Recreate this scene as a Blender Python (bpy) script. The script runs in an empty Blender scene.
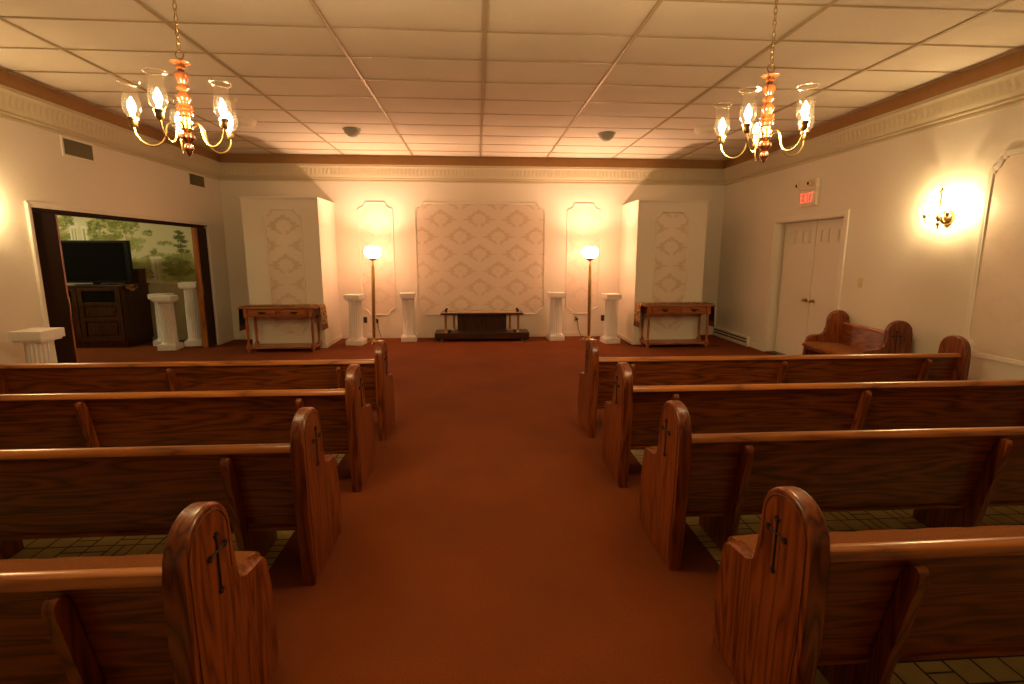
import bpy, bmesh, math, random
import numpy as np
from mathutils import Vector, Matrix
random.seed(7); rng = np.random.default_rng(7)
PI = math.pi
C = bpy.context.scene.collection
scene = bpy.context.scene

# ------------------------------------------------------------------ camera, world, exposure
H = 1.585
cam_d = bpy.data.cameras.new('camera'); cam = bpy.data.objects.new('camera', cam_d); C.objects.link(cam)
cam_d.sensor_fit = 'HORIZONTAL'; cam_d.sensor_width = 36; cam_d.lens = 18; cam_d.clip_start = .02
p, y, r = (math.radians(a) for a in (9.76, 3.86, .06))
fw = Vector((math.sin(y)*math.cos(p), math.cos(y)*math.cos(p), -math.sin(p)))
rt = Vector((math.cos(y), -math.sin(y), 0)); up = rt.cross(fw)
c_, s_ = math.cos(r), math.sin(r)
rt2 = c_*rt + s_*up; up2 = -s_*rt + c_*up
Mx = Matrix((rt2, up2, -fw)).transposed().to_4x4(); Mx.translation = Vector((-.08, 0, H))
cam.matrix_world = Mx
scene.camera = cam
world = bpy.data.worlds.new('world'); scene.world = world; world.use_nodes = True
world.node_tree.nodes['Background'].inputs[0].default_value = (1, .55, .25, 1)
world.node_tree.nodes['Background'].inputs[1].default_value = 0.0
scene.view_settings.view_transform = 'Standard'; scene.view_settings.look = 'None'
scene.view_settings.exposure = 0.0; scene.view_settings.gamma = 1.0
scene.view_settings.use_curve_mapping = False

# light levels (watts)
CANDLE_W, CANDLE_C = 14.0, (1.0, .705, .345)
SCONCE_W = 19.0
GLOBE_W, GLOBE_C = 120.0, (1.0, .62, .36)
SIDE_W, SIDE_C = 66.0, (1.0, .84, .46)  # for the ceiling light added in the side room

# ------------------------------------------------------------------ materials
def mat(name, col, rough=.6, metal=0., spec=.5, coat=0., emit=None, estr=0.):
    m = bpy.data.materials.new(name); m.use_nodes = True
    b = m.node_tree.nodes['Principled BSDF']
    b.inputs['Base Color'].default_value = (*col, 1); b.inputs['Roughness'].default_value = rough
    b.inputs['Metallic'].default_value = metal; b.inputs['Specular IOR Level'].default_value = spec
    b.inputs['Coat Weight'].default_value = coat; b.inputs['Coat Roughness'].default_value = .15
    if emit: b.inputs['Emission Color'].default_value = (*emit, 1); b.inputs['Emission Strength'].default_value = estr
    return m
def nd(m, t, **kw):
    n = m.node_tree.nodes.new(t)
    for k, v in kw.items(): setattr(n, k, v)
    return n
def lk(m, a, b): m.node_tree.links.new(a, b)
def P(m): return m.node_tree.nodes['Principled BSDF']
def coords(m, scale=(1, 1, 1), rnd=True):
    tc = nd(m, 'ShaderNodeTexCoord'); mp = nd(m, 'ShaderNodeMapping'); mp.inputs['Scale'].default_value = scale
    if rnd:
        oi = nd(m, 'ShaderNodeObjectInfo'); ml = nd(m, 'ShaderNodeMath', operation='MULTIPLY'); ml.inputs[1].default_value = 31.7
        ad = nd(m, 'ShaderNodeVectorMath', operation='ADD')
        lk(m, oi.outputs['Random'], ml.inputs[0]); lk(m, tc.outputs['Object'], ad.inputs[0]); lk(m, ml.outputs[0], ad.inputs[1])
        lk(m, ad.outputs[0], mp.inputs[0])
    else: lk(m, tc.outputs['Object'], mp.inputs[0])
    return mp.outputs[0]
def ramp(m, fac, stops):
    n = nd(m, 'ShaderNodeValToRGB'); e = n.color_ramp.elements
    while len(e) < len(stops): e.new(.5)
    for el, (q, c) in zip(e, stops): el.position = q; el.color = (*c, 1)
    lk(m, fac, n.inputs[0]); return n.outputs[0]
def bump(m, fac, strength, dist=.002):
    n = nd(m, 'ShaderNodeBump'); n.inputs['Strength'].default_value = strength; n.inputs['Distance'].default_value = dist
    lk(m, fac, n.inputs['Height']); lk(m, n.outputs[0], P(m).inputs['Normal'])
def wood(name, dark, mid, light, axis, rough=.34, coat=.16, wave=5.0):
    m = mat(name, mid, rough, coat=coat)
    sc = {'x': (.8, 9.0, 9.0), 'y': (9.0, .8, 9.0), 'z': (9.0, 9.0, .8)}[axis]
    v = coords(m, sc)
    n1 = nd(m, 'ShaderNodeTexNoise'); n1.inputs['Scale'].default_value = .9; n1.inputs['Detail'].default_value = 2; lk(m, v, n1.inputs[0])
    mu = nd(m, 'ShaderNodeMath', operation='MULTIPLY'); mu.inputs[1].default_value = wave*4.2; lk(m, n1.outputs[0], mu.inputs[0])
    fr = nd(m, 'ShaderNodeMath', operation='PINGPONG'); fr.inputs[1].default_value = 1.0; lk(m, mu.outputs[0], fr.inputs[0])
    fi = {'x': (3, 160, 160), 'y': (160, 3, 160), 'z': (160, 160, 3)}[axis]
    v2 = coords(m, fi)
    n2 = nd(m, 'ShaderNodeTexNoise'); n2.inputs['Scale'].default_value = 1; n2.inputs['Detail'].default_value = 3; lk(m, v2, n2.inputs[0])
    mx = nd(m, 'ShaderNodeMix', data_type='FLOAT'); mx.inputs[0].default_value = .42
    lk(m, fr.outputs[0], mx.inputs[2]); lk(m, n2.outputs[0], mx.inputs[3])
    col = ramp(m, mx.outputs[0], [(.15, dark), (.36, mid), (.75, light)])
    lk(m, col, P(m).inputs['Base Color']); bump(m, mx.outputs[0], .15, .001)
    return m
def speckle(name, c1, c2, scale, rough=.9, bstr=.3, bd=.003, c3=None):
    m = mat(name, c1, rough, spec=.2)
    v = coords(m, (1, 1, 1), False)
    n = nd(m, 'ShaderNodeTexNoise'); n.inputs['Scale'].default_value = scale; n.inputs['Detail'].default_value = 4; lk(m, v, n.inputs[0])
    col = ramp(m, n.outputs[0], [(.3, c1), (.7, c2)])
    if c3:
        n2 = nd(m, 'ShaderNodeTexNoise'); n2.inputs['Scale'].default_value = 1.3; n2.inputs['Detail'].default_value = 3; lk(m, v, n2.inputs[0])
        f = ramp(m, n2.outputs[0], [(.35, (0, 0, 0)), (.7, (1, 1, 1))])
        mx = nd(m, 'ShaderNodeMix', data_type='RGBA'); lk(m, f, mx.inputs[0]); lk(m, col, mx.inputs[6])
        mx.inputs[7].default_value = (*c3, 1); col = mx.outputs[2]
    lk(m, col, P(m).inputs['Base Color']); bump(m, n.outputs[0], bstr, bd)
    return m
OD, OM, OL = (.045, .007, .0007), (.135, .026, .0025), (.225, .052, .006)
M = {
 'oak_x': wood('oak_grain_along_x', OD, OM, OL, 'x'),
 'oak_y': wood('oak_grain_along_y', OD, OM, OL, 'y'),
 'oak_z': wood('oak_grain_upright', OD, OM, OL, 'z'),
 'oak_rail': wood('lit_oak_rail_x', (.12, .028, .004), (.34, .105, .016), (.44, .15, .026), 'x', rough=.28, coat=.3, wave=3),  # light falling on the rail from above put into a lighter, golden oak
 'table_x': wood('console_oak_x', (.09, .018, .003), (.30, .080, .014), (.42, .13, .026), 'x', rough=.4, coat=.2),
 'table_z': wood('console_oak_z', (.09, .018, .003), (.30, .080, .014), (.42, .13, .026), 'z', rough=.4, coat=.2),
 'dark_x': wood('dark_walnut_x', (.012, .003, .001), (.036, .008, .0025), (.06, .015, .004), 'x', wave=3),
 'dark_z': wood('dark_walnut_z', (.012, .003, .001), (.036, .008, .0025), (.06, .015, .004), 'z', wave=3),
 'post_z': wood('door_post_wood', (.12, .03, .006), (.32, .10, .02), (.42, .15, .03), 'z', wave=2),
 'turned': wood('turned_maple', (.030, .006, .0015), (.105, .028, .007), (.16, .048, .012), 'z', rough=.25, coat=.5, wave=2),
 'wall': speckle('wall_paint', (.73, .68, .585), (.76, .71, .615), 60, .75, .10, .001),
 'trimp': mat('trim_paint', (.75, .70, .60), .45),
 'mould': mat('panel_moulding_paint', (.77, .72, .62), .4),
 'crown': mat('crown_plaster', (.56, .49, .34), .6),
 'band': speckle('tan_band_paint', (.36, .19, .075), (.39, .21, .085), 20, .7, .05),
 'tile': speckle('acoustic_tile', (.80, .72, .60), (.86, .78, .66), 55, .9, .35, .002, (.77, .69, .575)),
 'tbar': mat('ceiling_grid_metal', (.50, .38, .22), .4),
 'carpet': speckle('rust_carpet', (.150, .034, .005), (.225, .052, .008), 130, .97, .6, .004, (.145, .034, .0058)),
 'vtile': speckle('olive_floor_tile', (.42, .34, .12), (.52, .42, .17), 9, .45, .1),
 'grout': mat('grout', (.08, .055, .02), .8),
 'cushion': speckle('brown_cushion_fabric', (.17, .052, .012), (.25, .085, .022), 220, .95, .4),
 'plaster': speckle('white_plaster', (.76, .72, .68), (.82, .78, .74), 40, .6, .06),
 'brass': mat('brass', (.50, .34, .12), .28, 1.0),
 'obrass': mat('antique_brass', (.38, .25, .10), .32, 1.0),
 'black': mat('black_plastic', (.006, .005, .005), .4, spec=.2),
 'screen': mat('television_screen', (.003, .003, .003), .18, spec=.15),
 'iron': mat('dark_iron', (.035, .03, .022), .4, .8),
 'carve': mat('carved_dark', (.02, .008, .004), .7),
 'incise': mat('incised_line_brown', (.10, .026, .006), .6),  # brown of the thin tube drawn along the groove
 'vent': mat('vent_metal', (.20, .17, .09), .5, .2),
 'outlet': mat('brown_outlet_plastic', (.10, .06, .03), .5),
 'ivory': mat('ivory_plastic', (.62, .52, .32), .45),
 'disc': mat('painted_metal_disc', (.88, .80, .66), .6),
 'cone': mat('grey_cone', (.42, .42, .36), .5),
 'exitbox': mat('exit_housing', (.72, .62, .50), .5),
 'exitred': mat('exit_letters', (.9, .08, .04), .5, emit=(1, .10, .05), estr=1.6),
 'annexwall': speckle('side_room_paint', (.66, .59, .36), (.70, .63, .40), 30, .8, .05),
 'lining': mat('dark_lining', (.015, .018, .012), .85),
 'fringe': speckle('brown_fringe', (.12, .045, .02), (.20, .08, .035), 200, .95, .5),
 'redbox': mat('dark_red_wood', (.07, .012, .006), .35),
 'glasstop': mat('wall_reflecting_top', (.45, .30, .18), .12),  # tan of the wall mirrored in the glass top put into its colour
 'leather': mat('dark_vinyl_pleats', (.030, .009, .003), .6, spec=.2),
}
# ribbed texture for accordion vinyl
# floral runner
def floral():
    m = mat('floral_runner', (.3, .2, .1), .9, spec=.2)
    v = coords(m, (1, 1, 1), False)
    vo = nd(m, 'ShaderNodeTexVoronoi'); vo.inputs['Scale'].default_value = 45; lk(m, v, vo.inputs[0])
    sp = nd(m, 'ShaderNodeSeparateColor'); lk(m, vo.outputs['Color'], sp.inputs[0])
    col = ramp(m, sp.outputs[0], [(.0, (.05, .035, .015)), (.3, (.42, .28, .10)), (.5, (.16, .17, .05)), (.7, (.48, .10, .03)), (.9, (.55, .42, .20))])
    m.node_tree.nodes[-1].color_ramp.interpolation = 'CONSTANT'
    lk(m, col, P(m).inputs['Base Color']); return m
M['floral'] = floral()
def glass_thin(name, tint=(1, .97, .92), lo=.05, haze=.0014):
    m = bpy.data.materials.new(name); m.use_nodes = True; nt = m.node_tree; nt.nodes.clear()
    o = nd(m, 'ShaderNodeOutputMaterial'); mx = nd(m, 'ShaderNodeMixShader'); t = nd(m, 'ShaderNodeBsdfTransparent'); g = nd(m, 'ShaderNodeBsdfGlossy')
    t.inputs[0].default_value = (*tint, 1); g.inputs['Roughness'].default_value = .08; g.inputs[0].default_value = (1, .95, .85, 1)
    lw = nd(m, 'ShaderNodeLayerWeight'); lw.inputs[0].default_value = .25
    ad = nd(m, 'ShaderNodeMath', operation='MULTIPLY_ADD'); ad.inputs[1].default_value = .75; ad.inputs[2].default_value = lo
    lk(m, lw.outputs['Facing'], ad.inputs[0]); pw = nd(m, 'ShaderNodeMath', operation='POWER'); pw.inputs[1].default_value = 1.6
    lk(m, ad.outputs[0], pw.inputs[0]); lk(m, pw.outputs[0], mx.inputs[0])
    lk(m, t.outputs[0], mx.inputs[1]); lk(m, g.outputs[0], mx.inputs[2])
    tr = nd(m, 'ShaderNodeBsdfTranslucent'); tr.inputs[0].default_value = (1, .95, .85, 1); m2 = nd(m, 'ShaderNodeMixShader'); m2.inputs[0].default_value = haze
    lk(m, mx.outputs[0], m2.inputs[1]); lk(m, tr.outputs[0], m2.inputs[2]); lk(m, m2.outputs[0], o.inputs[0]); return m
M['glass'] = glass_thin('clear_hurricane_glass')
M['rim'] = glass_thin('glass_rim', lo=.20, haze=.008)
def glow(name, col, strength, transp=True):
    m = bpy.data.materials.new(name); m.use_nodes = True; nt = m.node_tree; nt.nodes.clear()
    o = nd(m, 'ShaderNodeOutputMaterial'); e = nd(m, 'ShaderNodeEmission'); e.inputs[0].default_value = (*col, 1); e.inputs[1].default_value = strength
    if transp:
        a = nd(m, 'ShaderNodeAddShader'); t = nd(m, 'ShaderNodeBsdfTransparent'); lk(m, e.outputs[0], a.inputs[0]); lk(m, t.outputs[0], a.inputs[1]); lk(m, a.outputs[0], o.inputs[0])
    else: lk(m, e.outputs[0], o.inputs[0])
    return m
M['flame'] = glow('glowing_candle_bulb', (1, .80, .50), 14)
M['globe'] = glow('lit_opal_globe', (1, .46, .235), 60, False)
M['dome'] = glow('added_light_dome', (1, .9, .6), 2.6)  # glow of the added, unseen side room fixture
def attr_col(name, rough=.8):
    m = mat(name, (.5, .5, .5), rough); a = nd(m, 'ShaderNodeAttribute', attribute_name='Col'); lk(m, a.outputs['Color'], P(m).inputs['Base Color']); return m
M['mural'] = attr_col('mural_wallpaper', .8)
def damask():
    m = mat('damask_fabric', (.7, .6, .5), .5); a = nd(m, 'ShaderNodeAttribute', attribute_name='Col')
    sp = nd(m, 'ShaderNodeSeparateColor'); lk(m, a.outputs['Color'], sp.inputs[0])
    col = ramp(m, sp.outputs[0], [(0.0, (.60, .49, .375)), (1.0, (.72, .62, .52))]); lk(m, col, P(m).inputs['Base Color'])
    rr = nd(m, 'ShaderNodeMapRange'); rr.inputs[3].default_value = .75; rr.inputs[4].default_value = .36; lk(m, sp.outputs[0], rr.inputs[0]); lk(m, rr.outputs[0], P(m).inputs['Roughness'])
    return m
M['damask'] = damask()

# ------------------------------------------------------------------ mesh builder
class MB:
    def __init__(s): s.b = bmesh.new()
    def vf(s, vs, fs):
        v = [s.b.verts.new(q) for q in vs]; out = []
        for f in fs:
            try: out.append(s.b.faces.new([v[i] for i in f]))
            except ValueError: pass
        return v, out
    def box(s, x0, x1, y0, y1, z0, z1, bev=0, seg=2):
        x0, x1 = min(x0, x1), max(x0, x1); y0, y1 = min(y0, y1), max(y0, y1)
        v, f = s.vf([(x0,y0,z0),(x1,y0,z0),(x1,y1,z0),(x0,y1,z0),(x0,y0,z1),(x1,y0,z1),(x1,y1,z1),(x0,y1,z1)],
             [(0,3,2,1),(4,5,6,7),(0,1,5,4),(1,2,6,5),(2,3,7,6),(3,0,4,7)])
        if bev: s.bv = True
        if bev: bmesh.ops.bevel(s.b, geom=list({e for q in f for e in q.edges}), offset=bev, segments=seg, affect='EDGES', profile=.5)
        return s
    def prism(s, poly, axis, a, b, bev=0, seg=3, groove=0):
        """poly: 2-D outline; axis 'x' -> (y,z), 'y' -> (x,z), 'z' -> (x,y)"""
        def pt(q, t): return {'x': (t, q[0], q[1]), 'y': (q[0], t, q[1]), 'z': (q[0], q[1], t)}[axis]
        n = len(poly); vs = [pt(q, a) for q in poly] + [pt(q, b) for q in poly]
        fs = [tuple(range(n)), tuple(range(2*n-1, n-1, -1))] + [(i, (i+1) % n, n+(i+1) % n, n+i) for i in range(n)]
        v, f = s.vf(vs, fs)
        if bev: s.bv = True
        if bev: bmesh.ops.bevel(s.b, geom=list({e for q in f[:2] for e in q.edges}), offset=bev, segments=seg, affect='EDGES', profile=.5)
        return s
    def lathe(s, prof, cx=0, cy=0, cz=0, seg=24, flutes=0, fd=0., R=None):
        vs, fs, n = [], [], len(prof)
        for i in range(seg):
            a = 2*PI*i/seg
            for q in prof:
                rr = q[0]
                if flutes and len(q) > 2 and q[2]: rr -= fd*(.5-.5*math.cos(flutes*a))**.6
                w = Vector((rr*math.cos(a), rr*math.sin(a), q[1]))
                if R: w = R @ w
                vs.append((cx+w.x, cy+w.y, cz+w.z))
        for i in range(seg):
            j = (i+1) % seg
            for k in range(n-1): fs.append((i*n+k, j*n+k, j*n+k+1, i*n+k+1))
        if prof[0][0] > 1e-6: fs.append(tuple(i*n for i in range(seg-1, -1, -1)))
        if prof[-1][0] > 1e-6 and not getattr(s, 'open_top', False): fs.append(tuple(i*n+n-1 for i in range(seg)))
        v, f = s.vf(vs, fs); bmesh.ops.remove_doubles(s.b, verts=v, dist=1e-5)
        return s
    def tube(s, pts, r, seg=8, closed=False, cap=True):
        pts = [Vector(q) for q in pts]; n = len(pts); vs, fs = [], []
        rs = r if isinstance(r, (list, tuple)) else [r]*n
        prev = None
        for i, q in enumerate(pts):
            if closed: t = pts[(i+1) % n]-pts[i-1]
            else: t = pts[min(i+1, n-1)]-pts[max(i-1, 0)]
            t.normalize()
            if prev is None:
                u = t.cross(Vector((0, 0, 1)));
                if u.length < .1: u = t.cross(Vector((1, 0, 0)))
            else: u = prev - t*prev.dot(t)
            u.normalize(); prev = u; w = t.cross(u)
            for k in range(seg):
                a = 2*PI*k/seg; vs.append(q+(u*math.cos(a)+w*math.sin(a))*rs[i])
        for i in range(n if closed else n-1):
            j = (i+1) % n
            for k in range(seg): fs.append((i*seg+k, j*seg+k, j*seg+(k+1) % seg, i*seg+(k+1) % seg))
        if not closed and cap: fs += [tuple(range(seg-1, -1, -1)), tuple((n-1)*seg+k for k in range(seg))]
        s.vf(vs, fs); return s
    def grid(s, f, nu, nv, flip=False):
        vs = [f(i/nu, j/nv) for i in range(nu+1) for j in range(nv+1)]; w = nv+1
        s.vf(vs, [(i*w+j, (i+1)*w+j, (i+1)*w+j+1, i*w+j+1) for i in range(nu) for j in range(nv)]); return s
    def build(s, name, m, parent=None, smooth=True, rec=True, loc=None, rz=0, auto=40):
        bev = getattr(s, 'bv', False)
        if rec: bmesh.ops.recalc_face_normals(s.b, faces=s.b.faces)
        me = bpy.data.meshes.new(name)
        if smooth:
            for f in s.b.faces: f.smooth = True
            th = math.radians(auto)
            for e in s.b.edges:
                if len(e.link_faces) == 2 and e.calc_face_angle(0) > th: e.smooth = False
        s.b.to_mesh(me); s.b.free(); me.materials.append(M[m] if isinstance(m, str) else m)
        o = bpy.data.objects.new(name, me); C.objects.link(o)
        if smooth and bev: w_ = o.modifiers.new('weighted_normals', 'WEIGHTED_NORMAL'); w_.keep_sharp = True
        if parent: o.parent = parent
        if loc: o.location = loc
        if rz: o.rotation_euler.z = rz
        return o
def tag(o, label, cat, group=None, kind=None):
    o['label'] = label; o['category'] = cat
    if group: o['group'] = group
    if kind: o['kind'] = kind
    return o
def thing(name, label, cat, loc=(0,0,0), rz=0, group=None):
    o = bpy.data.objects.new(name, None); C.objects.link(o); o.empty_display_size = .05
    o.location = loc; o.rotation_euler.z = rz
    return tag(o, label, cat, group)
def struct(o): o['kind'] = 'structure'; return o
def copy_tree(o, parent=None):
    c = o.copy(); C.objects.link(c)
    if parent: c.parent = parent
    for ch in [q for q in bpy.data.objects if q.parent == o]: copy_tree(ch, c)
    return c
def dup(o, loc, label, rz=None):
    c = copy_tree(o); c.location = loc; c['label'] = label
    if rz is not None: c.rotation_euler.z = rz
    return c
def arc(cx, cy, r, a0, a1, n):
    return [(cx+r*math.cos(math.radians(a0+(a1-a0)*i/n)), cy+r*math.sin(math.radians(a0+(a1-a0)*i/n))) for i in range(n+1)]

# ------------------------------------------------------------------ room shell
XW, YB, YF, ZC = 4.64, 9.80, -2.2, 3.329
T = .14
LY0, LY1, LZ = 5.71, 9.20, 2.052      # opening in the left wall
DY0, DY1, DZ = 6.44, 8.00, 2.075      # door opening in the right wall
AXL, AYF, AZC = -10.2, 4.9, 2.62      # the side room
b = MB(); b.box(-XW-T, XW+T, YB, YB+T, -.05, ZC+.05); struct(b.build('wall_back', 'wall'))
b = MB(); b.box(-XW-T, XW+T, YF-T, YF, -.05, ZC+.05); struct(b.build('wall_front', 'wall'))
b = MB(); b.box(-XW-T, -XW, YF, LY0, -.05, ZC+.05); b.box(-XW-T, -XW, LY1, YB, -.05, ZC+.05); b.box(-XW-T, -XW, LY0, LY1, LZ, ZC+.05); struct(b.build('wall_left', 'wall'))
b = MB(); b.box(XW, XW+T, YF, DY0, -.05, ZC+.05); b.box(XW, XW+T, DY1, YB, -.05, ZC+.05); b.box(XW, XW+T, DY0, DY1, DZ, ZC+.05)
b.box(XW+T+.04, XW+T+.14, DY0-.2, DY1+.2, -.05, DZ+.2); b.box(XW+T, XW+T+.10, DY0-.1, DY0, -.05, DZ); b.box(XW+T, XW+T+.10, DY1, DY1+.1, -.05, DZ); b.box(XW+T, XW+T+.10, DY0-.1, DY1+.1, DZ, DZ+.1)
struct(b.build('wall_right', 'wall'))
# side room shell
b = MB(); b.box(AXL, -XW-T, YB, YB+T, -.05, 1.02); struct(b.build('wall_side_room_back', 'annexwall'))
b = MB(); b.box(AXL-T, AXL, AYF-T, YB+T, -.05, AZC); b.box(AXL, -XW-T, AYF-T, AYF, -.05, AZC); struct(b.build('wall_side_room', 'annexwall'))
b = MB(); b.box(AXL-T, -XW-T, AYF-T, YB+T, AZC, AZC+.06); struct(b.build('ceiling_side_room', 'trimp'))
# floor : carpet with two tiled bays under the pews
TY = 4.62
b = MB(); b.box(-1.15, 1.15, YF, TY, -.05, 0); b.box(-XW-T, XW+T+.04, TY, YB, -.05, 0); b.box(AXL, -XW-T, AYF, YB, -.05, 0); b.box(AXL, -XW-T, AYF-.3, AYF, -.05, 0)
struct(b.build('floor', 'carpet'))
for sx in (-1, 1):
    g = MB(); g.box(sx*1.15, sx*XW, YF, TY, -.05, -.006); struct(g.build('floor_grout', 'grout'))
    b = MB(); q = .118; g_ = .0045
    nx, ny = int((XW-1.15)/q)+1, int((TY-.6)/q)+1
    for i in range(nx):
        for j in range(ny):
            x0, y0 = 1.15+i*q, TY-(j+1)*q; x1, y1 = min(x0+q, XW), y0+q
            k = random.random(); cells = [(x0, x1, y0, y1)]
            if k < .16: cells = [(x0, (x0+x1)/2, y0, y1), ((x0+x1)/2, x1, y0, y1)]
            elif k < .32: cells = [(x0, x1, y0, (y0+y1)/2), (x0, x1, (y0+y1)/2, y1)]
            for a, c, d, e in cells:
                if c-a < .02: continue
                dz = -.0015+random.random()*.001
                b.vf([(sx*(a+g_), d+g_, dz), (sx*(c-g_), d+g_, dz), (sx*(c-g_), e-g_, dz), (sx*(a+g_), e-g_, dz)], [(0, 1, 2, 3) if sx > 0 else (3, 2, 1, 0)])
    struct(b.build('floor_tiles', 'vtile', rec=False, smooth=False))
# ceiling : sagging lay-in tiles, 1.22 x 0.61 m, in a metal grid
b = MB(); TXs = [k*1.2192 for k in range(-4, 5)]; TYs = [4.452+.6096*j for j in range(-11, 10)]
for i in range(8):
    for j in range(20):
        x0, x1 = max(TXs[i], -XW), min(TXs[i+1], XW); y0, y1 = max(TYs[j], YF), min(TYs[j+1], YB)
        if x1-x0 < .02 or y1-y0 < .02: continue
        sg = .010+random.random()*.010; t0 = (random.random()-.5)*.004
        b.grid(lambda u, v: (x0+(x1-x0)*u, y0+(y1-y0)*v, ZC+.010-sg*(4*u*(1-u))**.6*(4*v*(1-v))**.6+t0*(u-.5)), 8, 6)
struct(b.build('ceiling', 'tile', rec=False))
b = MB(); b.box(-XW-T, XW+T, YF-T, YB+T, ZC+.03, ZC+.08); struct(b.build('ceiling_slab', 'carve'))
b = MB()
for x in TXs: b.box(max(x-.014, -XW), min(x+.014, XW), YF, YB, ZC-.003, ZC+.004)
for yy in TYs:
    if YF < yy < YB: b.box(-XW, XW, yy-.007, yy+.007, ZC-.0015, ZC+.0035)
struct(b.build('ceiling_grid', 'tbar'))
# tan band, crown moulding with a moulded leaf course, thin picture bead, baseboards
def run(a, b_, inward, at, axis):
    """returns f(t, o, z): point t metres along the wall, o metres off it (mitred)"""
    def f(t, o, z):
        L0, L1 = a+o, b_-o; s = L0+(L1-L0)*(t-a)/(b_-a)
        return (s, at+inward*o, z) if axis == 'x' else (at+inward*o, s, z)
    return f
walls = {'back': run(-XW, XW, -1, YB, 'x'), 'left': run(YF, YB, 1, -XW, 'y'), 'right': run(YF, YB, -1, XW, 'y'), 'front': run(-XW, XW, 1, YF, 'x')}
span = {'back': (-XW, XW), 'left': (YF, YB), 'right': (YF, YB), 'front': (-XW, XW)}
prof = [(0,2.868),(.010,2.870),(.012,2.892),(.006,2.898),(.006,2.912),(.030,2.916),(.034,2.930),(.026,2.936),(.036,2.948),(.042,2.956)] + \
       [(.044+.040*(k/10)**.8, 2.958+.152*k/10) for k in range(1, 10)] + [(.092,3.116),(.098,3.122),(.098,3.134),(.090,3.138),(.096,3.146),(.096,3.158),(.070,3.164),(0,3.166)]
nk = 1
for w, f in walls.items():
    a, c = span[w]; b = MB(); n = int((c-a)/.0165); m_ = len(prof); vs = []
    fine = w != 'front'
    if not fine: n = 4
    for i in range(n+1):
        t = a+(c-a)*i/n
        for k, (o, z) in enumerate(prof):
            if fine and 10 <= k <= 18:
                u = (k-9)/10; ph = 2*PI*t/.072
                o += .0065*math.sin(PI*u)*(.55*math.cos(ph+2.4*math.sin(PI*u))+.45*math.cos(2*ph+5*u))
            elif fine and k in (7, 8): o += .004*math.cos(2*PI*t/.05)
            elif fine and k in (20, 21): o += .002*math.cos(2*PI*t/.033)
            vs.append(f(t, max(o, 0), z))
    b.vf(vs, [(i*m_+k, (i+1)*m_+k, (i+1)*m_+k+1, i*m_+k+1) for i in range(n) for k in range(m_-1)])
    struct(b.build('trim_%d' % nk, 'crown')); nk += 1
    b = MB(); qq = [f(t, o, z) for t in (a, c) for (o, z) in ((0, 3.160), (.012, 3.160), (.012, ZC), (0, ZC))]
    b.vf(qq, [(0,1,2,3),(4,7,6,5),(0,4,5,1),(1,5,6,2),(2,6,7,3)]); struct(b.build('trim_%d' % nk, 'band')); nk += 1
def base(name, segs, mt='trimp', h=.085):
    b = MB()
    for (x0, y0, x1, y1, ix, iy) in segs:
        if ix: xs = (x0, x0+ix*.014); xt = (x0, x0+ix*.008); b.box(*xs, y0, y1, 0, h-.012); b.box(*xt, y0, y1, h-.012, h)
        else: b.box(x0, x1, y0, y0+iy*.014, 0, h-.012); b.box(x0, x1, y0, y0+iy*.008, h-.012, h)
    return struct(b.build(name, mt))
BX0, BX1, BY = 2.665, 3.875, 8.80
base('baseboard_back', [(-BX0, YB, BX0, YB, 0, -1), (-XW, YB, -BX1, YB, 0, -1), (BX1, YB, XW, YB, 0, -1)])
base('baseboard_left', [(-XW, YF, 0, LY0-.08, 1, 0), (-XW, LY1+.08, 0, YB, 1, 0)])
base('baseboard_right', [(XW, YF, 0, DY0-.06, -1, 0), (XW, DY1+.08, 0, 8.46, -1, 0)])
base('baseboard_side_room', [(AXL, YB, -XW-T, YB, 0, -1)], 'annexwall')

# wall closets / pilaster boxes either side of the back wall
for sx in (-1, 1):
    b = MB(); b.box(sx*BX0, sx*BX1, BY, YB, 0, 2.475); struct(b.build('wall_box_%s' % ('left' if sx < 0 else 'right'), 'wall'))
    b = MB(); b.box(sx*(BX0-.006), sx*(BX1+.03), BY-.018, YB, 2.475, 2.495); struct(b.build('trim_%d' % nk, 'trimp')); nk += 1
    base('baseboard_box_%s' % ('left' if sx < 0 else 'right'), [(sx*BX0, BY, 0, YB, -sx, 0)], h=.075)

# ------------------------------------------------------------------ wall panels: mitred moulding with notched corners + damask
def dmask(u, v, Pw, Qh, amp=.9):
    """woven ogee motif on the fabric itself: 1 = satin leaf, 0 = dull ground"""
    def cell(u, v):
        u = (u/Pw+.5) % 1-.5; v = (v/Qh+.5) % 1-.5; return u*2, v*2
    def motif(x, z):
        ax = np.abs(x); th = np.arctan2(z, x)
        zt = np.where(z > 0, .60, .52)
        wout = .76*np.clip(1-np.abs(z)/zt, 0, 1)**1.05*(1+.16*np.cos(34*z))+.012
        win = np.hypot(ax/(.35*(1+.09*np.cos(9*th))), (z-.02)/(.30*(1+.09*np.cos(9*th)))) < 1
        ground = (ax < wout) & ~win & ~((z < -.12) & (ax < .09+.03*np.cos(40*z))) & (np.abs(z) < zt)
        vein = (np.abs(np.sin(th*4.5+2.2*np.hypot(x, z))) < .13) & win & (np.hypot(x, z) > .10)
        return ground, vein | (np.hypot(x, z+.02) < .05)
    g1, v1 = motif(*cell(u, v)); g2, v2 = motif(*cell(u+Pw/2, v+Qh/2))
    x, z = cell(u, v)
    leafv = np.abs(np.sin(9*z+7*np.abs(x)*np.sign(z)+3*np.cos(6*x))) < .10
    m = 1.0-.95*(g1 | g2)
    m = np.where((v1 | v2) & ~(g1 | g2), .55, m); m = np.where(leafv & ~(g1 | g2), m*.75, m)
    return 1-(1-m)*amp
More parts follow.
